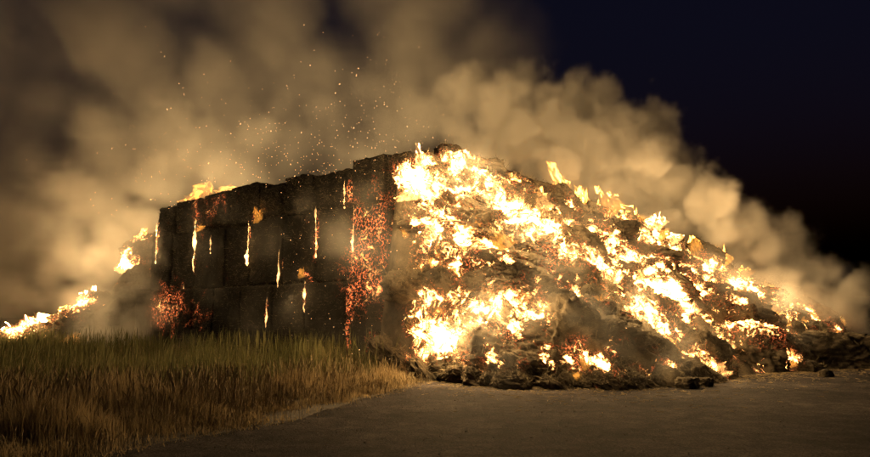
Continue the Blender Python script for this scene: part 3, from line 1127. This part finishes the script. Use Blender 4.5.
def smoke_nodes(lo, hi, vx, fine):
    g = bpy.data.node_groups.new('smoke_cloud', 'GeometryNodeTree')
    g.interface.new_socket('Geometry', in_out='INPUT', socket_type='NodeSocketGeometry')
    g.interface.new_socket('Geometry', in_out='OUTPUT', socket_type='NodeSocketGeometry')
    N, L = g.nodes, g.links
    gi, go = N.new('NodeGroupInput'), N.new('NodeGroupOutput')

    def mth(op, a, b=None, clamp=False):
        x = N.new('ShaderNodeMath')
        x.operation = op
        x.use_clamp = clamp
        for i, v in enumerate((a, b)):
            if v is None:
                continue
            if isinstance(v, (int, float)):
                x.inputs[i].default_value = v
            else:
                L.new(v, x.inputs[i])
        return x.outputs[0]

    def vec(op, a, b):
        x = N.new('ShaderNodeVectorMath')
        x.operation = op
        for i, v in enumerate((a, b)):
            if isinstance(v, tuple):
                x.inputs[i].default_value = v
            else:
                L.new(v, x.inputs[i])
        return x

    def noise(v, scale, detail, rough, vector=False):
        x = N.new('ShaderNodeTexNoise')
        L.new(v, x.inputs['Vector'])
        x.inputs['Scale'].default_value = scale
        x.inputs['Detail'].default_value = detail
        x.inputs['Roughness'].default_value = rough
        return x.outputs['Color'] if vector else x.outputs[0]

    pos = N.new('GeometryNodeInputPosition').outputs[0]
    wv = vec('SUBTRACT', noise(pos, 0.35, 3, 0.6, True), (0.5, 0.5, 0.5)).outputs[0]
    sca = N.new('ShaderNodeVectorMath')
    sca.operation = 'SCALE'
    L.new(wv, sca.inputs[0])
    sca.inputs['Scale'].default_value = 2.2
    wp = vec('ADD', pos, sca.outputs[0]).outputs[0]
    sn = N.new('GeometryNodeSampleNearest')
    sn.domain = 'POINT'
    L.new(gi.outputs[0], sn.inputs['Geometry'])
    L.new(wp, sn.inputs['Sample Position'])

    def samp(attr=None):
        x = N.new('GeometryNodeSampleIndex')
        x.domain = 'POINT'
        x.data_type = 'FLOAT_VECTOR' if attr is None else 'FLOAT'
        L.new(gi.outputs[0], x.inputs['Geometry'])
        L.new(sn.outputs[0], x.inputs['Index'])
        if attr is None:
            L.new(N.new('GeometryNodeInputPosition').outputs[0], x.inputs['Value'])
        else:
            na = N.new('GeometryNodeInputNamedAttribute')
            na.data_type = 'FLOAT'
            na.inputs['Name'].default_value = attr
            L.new(na.outputs['Attribute'], x.inputs['Value'])
        return x.outputs[0]

    dist = vec('DISTANCE', wp, samp()).outputs['Value']
    r, d, s = samp('puff_radius'), samp('puff_density'), samp('puff_soft')
    def cell(v, scale):
        x = N.new('ShaderNodeTexVoronoi')
        x.feature = 'F1'
        L.new(v, x.inputs['Vector'])
        x.inputs['Scale'].default_value = scale
        return mth('SUBTRACT', 0.45, x.outputs['Distance'])
    puffy = mth('ADD', mth('MULTIPLY', cell(wp, 0.5), 0.65 if fine else .2), mth('MULTIPLY', cell(wp, 1.3), 0.4 if fine else .1))
    bil = mth('MULTIPLY', mth('ADD', puffy, mth('MULTIPLY', mth('SUBTRACT', noise(wp, 0.6 if fine else 0.4, 6 if fine else 4, 0.66), 0.5), 1.5)), mth('MULTIPLY', mth('MINIMUM', r, 1.7), 1.25))
    edge = mth('DIVIDE', mth('ADD', mth('SUBTRACT', r, dist), bil), s, clamp=True)
    sm = mth('MULTIPLY', edge, edge)
    inn = mth('MULTIPLY', mth('SUBTRACT', noise(pos, 0.22, 4, 0.6), 0.28), 2.2, clamp=True)
    den = mth('MULTIPLY', mth('MULTIPLY', sm, d), mth('ADD', inn, 0.12))
    vc = N.new('GeometryNodeVolumeCube')
    L.new(den, vc.inputs['Density'])
    vc.inputs['Min'].default_value = lo
    vc.inputs['Max'].default_value = hi
    for i, ax in enumerate('XYZ'):
        vc.inputs['Resolution ' + ax].default_value = int((hi[i] - lo[i]) / vx)
    sm2 = N.new('GeometryNodeSetMaterial')
    sm2.inputs['Material'].default_value = M_SMOKE
    L.new(vc.outputs[0], sm2.inputs['Geometry'])
    L.new(sm2.outputs[0], go.inputs[0])
    return g


def smoke(name, pts, lo, hi, vx, fine, label):
    so = link(name, puff_mesh(name, pts))
    md = so.modifiers.new('smoke', 'NODES')
    md.node_group = smoke_nodes(lo, hi, vx, fine)
    tag(so, label, 'smoke', kind='stuff')


smoke('smoke_cloud', PUFF, (-44, 14.5, 0.05), (22, 46, 23), 0.33, False, 'wide tan smoke cloud drifting left over the stack')
smoke('smoke_billows', BILLOW, (-4, 23, 0.05), (21, 35.5, 17.5), 0.15, True, 'thick curling smoke billows rising behind the crest of the burning slide')

# ------------------------------------------------------------------ sparks in the air
V, F = [], []
OCT_V = np.array([[1, 0, 0], [-1, 0, 0], [0, 1, 0], [0, -1, 0], [0, 0, 1], [0, 0, -1]], float)
OCT_F = np.array([[0, 2, 4], [2, 1, 4], [1, 3, 4], [3, 0, 4], [2, 0, 5], [1, 2, 5], [3, 1, 5], [0, 3, 5]])


def spark(p, s):
    F.extend((OCT_F + len(V) * 1).tolist())
    st = OCT_V * s * .8 * np.array([1, 1, random.choice((1, 1.3, 2, 3.2))])
    V.extend((st @ np.array(Matrix.Rotation(random.gauss(.3, .7), 3, 'Y')).T + p).tolist())


for i in range(420):
    px = random.gauss(300, 85)
    edge_y = np.interp(px, [100, 190, 412, 520], [215, 197, 147, 180])
    py = edge_y - abs(random.gauss(0, 45)) + 8
    spark(aty(px, py, random.uniform(20.5, 31)), random.uniform(.004, .013))
for i in range(150):
    s, z, p = on_face(random.uniform(280, 440), random.uniform(160, 360), random.uniform(.3, 2))
    spark(p, random.uniform(.004, .012))
for i in range(240):
    px, py = random.uniform(90, 460), random.triangular(10, 190, 170)
    spark(aty(px, py, random.uniform(20, 31)), random.uniform(.004, .011))
tag(link('sparks', mesh_np('sparks', V, F, M_SPARK, False)), 'glowing sparks drifting in the air above the stack', 'sparks', kind='stuff')

# ------------------------------------------------------------------ grass
def blades(name, pts, h, wd, mat, label, cat, bend=0.35):
    n = len(pts)
    ang = rng.uniform(0, 2 * math.pi, n)
    la = rng.uniform(0, 2 * math.pi, n)
    bd = np.abs(rng.normal(0, bend, n)) * h
    side = np.stack([np.cos(ang), np.sin(ang), np.zeros(n)], 1)
    ld = np.stack([np.cos(la), np.sin(la), np.zeros(n)], 1)
    lv = []
    for t, ww in ((0, 1.0), (0.45, 0.85), (0.8, 0.55)):
        c = pts + ld * (bd * t * t)[:, None] + np.stack([np.zeros(n), np.zeros(n), h * t], 1)
        lv += [c - side * (wd * ww / 2)[:, None], c + side * (wd * ww / 2)[:, None]]
    lv.append(pts + ld * bd[:, None] + np.stack([np.zeros(n), np.zeros(n), h], 1))
    V = np.stack(lv, 1).reshape(-1, 3)
    b = (np.arange(n) * 7)[:, None]
    F = np.concatenate([b + np.array([[0, 1, 3]]), b + np.array([[0, 3, 2]]), b + np.array([[2, 3, 5]]), b + np.array([[2, 5, 4]]), b + np.array([[4, 5, 6]])], 0)
    o = link(name, mesh_np(name, V, F, mat, False))
    return tag(o, label, cat, kind='stuff')


def scatter(n, y0, y1, xl, cond):
    out = []
    while sum(len(a) for a in out) < n:
        y = rng.uniform(y0, y1, n)
        x = rng.uniform(-1, 0, n) * xl + verge_x(y) + 0.35
        P = np.stack([x, y, np.zeros(n)], 1)
        c = fbm(P * 0.9, 3, 55)
        k = (rng.uniform(0, 1, n) < cond(P) * np.clip((c - .33) * 3.2, 0.03, 1)) & (np.abs(x) < y * .75 + 1.5)
        # not inside the stack
        q = P - C
        k &= ~((q @ SN < 0.05) & (q @ SU < 19.5))
        out.append(P[k])
    return np.concatenate(out)[:n]


def dry_mask(P):
    e = verge_x(P[:, 1]) - P[:, 0]
    lim = np.interp(P[:, 1], [6, 12, 16, 21], [12, 10, 3.2, 1.0])
    return np.clip((lim - e) / 1.5, 0, 1) * np.clip((e + .35) / .7, 0, 1)


def green_mask(P):
    e = verge_x(P[:, 1]) - P[:, 0]
    lim = np.interp(P[:, 1], [6, 12, 15, 21], [12, 9, 2.6, .8])
    return np.clip((e - lim) / 1.0, 0, 1)


pd = scatter(52000, 6.5, 22, 16, dry_mask)
ed = np.clip((verge_x(pd[:, 1]) - pd[:, 0] + .3) / 1.6, .15, 1)
blades('dry_grass', pd, rng.uniform(.12, .5, len(pd)) * ed * (0.22 + 2.6 * np.clip(fbm(pd * .9, 3, 4) - .25, 0, .6)), rng.uniform(.006, .014, len(pd)), M_DRY, 'dry brown grass along the edge of the road', 'grass')
pg = scatter(46000, 12, 36, 26, green_mask)
blades('green_weeds', pg, rng.uniform(.35, .95, len(pg)) * (0.3 + 2.0 * np.clip(fbm(pg * .7, 3, 8) - .2, 0, .6)), rng.uniform(.008, .018, len(pg)), M_GREEN, 'tall green weeds in front of the standing bales', 'grass', .22)

pm = scatter(14000, 12, 34, 24, green_mask)
blades('withered_grass', pm, rng.uniform(.3, .85, len(pm)) * (0.3 + 1.8 * np.clip(fbm(pm * .9, 3, 28) - .2, 0, .6)), rng.uniform(.006, .014, len(pm)), M_DRY, 'withered blades mixed into the green weeds', 'grass', .5)
pn = scatter(9000, 6.5, 20, 14, dry_mask)
blades('bent_grass', pn, rng.uniform(.15, .5, len(pn)) * np.clip((verge_x(pn[:, 1]) - pn[:, 0] + .3) / 1.6, .2, 1), rng.uniform(.006, .013, len(pn)), M_LITTER, 'bent pale stems lying over the dry grass', 'grass', 1.3)
# seed stalks standing out of the grass
def stalks(name, P, h, head, wd, mat, label, bend=.25):
    n = len(P)
    la = rng.uniform(0, 2 * math.pi, n)
    ld = np.stack([np.cos(la), np.sin(la), np.zeros(n)], 1)
    sd = np.stack([-np.sin(la * 3), np.cos(la * 3), np.zeros(n)], 1)
    b = np.abs(rng.normal(0, bend, n)) * h
    V = []
    for t, ww in ((0, .5), (.5, .45), (1 - head, .4), (1 - head * .6, 1.1), (1 - head * .25, .8)):
        c = P + ld * (b * t * t)[:, None] + np.stack([np.zeros(n), np.zeros(n), h * t], 1)
        j = rng.normal(0, .3, (n, 1)) * wd[:, None]
        V += [c - sd * (wd * ww)[:, None] + j, c + sd * (wd * ww)[:, None] + j]
    V.append(P + ld * b[:, None] + np.stack([np.zeros(n), np.zeros(n), h], 1))
    V = np.stack(V, 1).reshape(-1, 3)
    k = (np.arange(n) * 11)[:, None]
    F = []
    for i in range(4):
        F += [k + np.array([[2 * i, 2 * i + 1, 2 * i + 3]]), k + np.array([[2 * i, 2 * i + 3, 2 * i + 2]])]
    F.append(k + np.array([[8, 9, 10]]))
    return tag(link(name, mesh_np(name, V, np.concatenate(F), mat, False)), label, 'grass', kind='stuff')


ps = scatter(5200, 6.5, 22, 16, dry_mask)
stalks('seed_stalks', ps, rng.uniform(.45, .85, len(ps)) * np.clip((verge_x(ps[:, 1]) - ps[:, 0]) / 1.5, .35, 1), .22, rng.uniform(.005, .009, len(ps)), M_LITTER, 'pale seed heads rising out of the dry grass')
pt = scatter(4200, 12, 34, 26, green_mask)
stalks('weed_stalks', pt, rng.uniform(.7, 1.25, len(pt)) * (.5 + .9 * fbm(pt * .5, 2, 18)), .4, rng.uniform(.007, .013, len(pt)), M_GREEN, 'tall weed stalks standing before the stack', .12)

# loose chips on the asphalt
n = 2400
cyy = rng.uniform(6.5, 19, n)
cx = verge_x(cyy) - .2 + rng.uniform(0, 1, n) ** 1.8 * 14
cs = rng.uniform(.004, .013, n) * rng.uniform(.5, 1.2, n)
ok = cyy < np.interp(cx, FOOT[:, 0], FOOT[:, 1])
Pc = np.stack([cx, cyy, cs * .4 + .004], 1)[ok]
V = (Pc[:, None, :] + OCT_V[None] * rng.uniform(.5, 1.3, (len(Pc), 6, 1)) * cs[ok][:, None, None] * np.array([1.3, 1, .7])).reshape(-1, 3)
F = ((np.arange(len(Pc)) * 6)[:, None, None] + OCT_F[None]).reshape(-1, 3)
tag(link('road_chips', mesh_np('road_chips', V, F, simple('stone_chip', (.05, .042, .036), (.2, .17, .14), 9.0), False)), 'small loose stone chips on the asphalt', 'stone chips', kind='stuff')

# straw litter on the road
n = 2200
y = 14 + np.abs(rng.normal(0, 2.2, n)) * 1.0
x = rng.uniform(-1, 16, n)
fy = np.interp(x, FOOT[:, 0], FOOT[:, 1])
y = fy - np.abs(rng.normal(0, 1.0, n)) * rng.uniform(.2, 2.2, n)
pl = np.stack([x, y, np.full(n, .012)], 1)
a = rng.uniform(0, 2 * math.pi, n)
L_ = rng.uniform(.04, .16, n)
dv = np.stack([np.cos(a) * L_, np.sin(a) * L_, rng.uniform(0, .03, n)], 1)
sv = np.stack([-np.sin(a), np.cos(a), np.zeros(n)], 1) * .006
uz = np.array([0, 0, .008])
V = np.stack([pl - dv * .5 * [1, 1, 0] - sv, pl - dv * .5 * [1, 1, 0] + sv, pl + dv * .5 + sv, pl + dv * .5 - sv, pl - dv * .5 * [1, 1, 0] + uz, pl + dv * .5 + uz], 1).reshape(-1, 3)
b = (np.arange(n) * 6)[:, None]
F = np.concatenate([b + np.array([[0, 1, 2]]), b + np.array([[0, 2, 3]]), b + np.array([[0, 3, 5]]), b + np.array([[0, 5, 4]]), b + np.array([[1, 4, 5]]), b + np.array([[1, 5, 2]])], 0)
tag(link('straw_litter', mesh_np('straw_litter', V, F, M_LITTER, False)), 'loose straw litter scattered on the road before the slide', 'straw litter', kind='stuff')
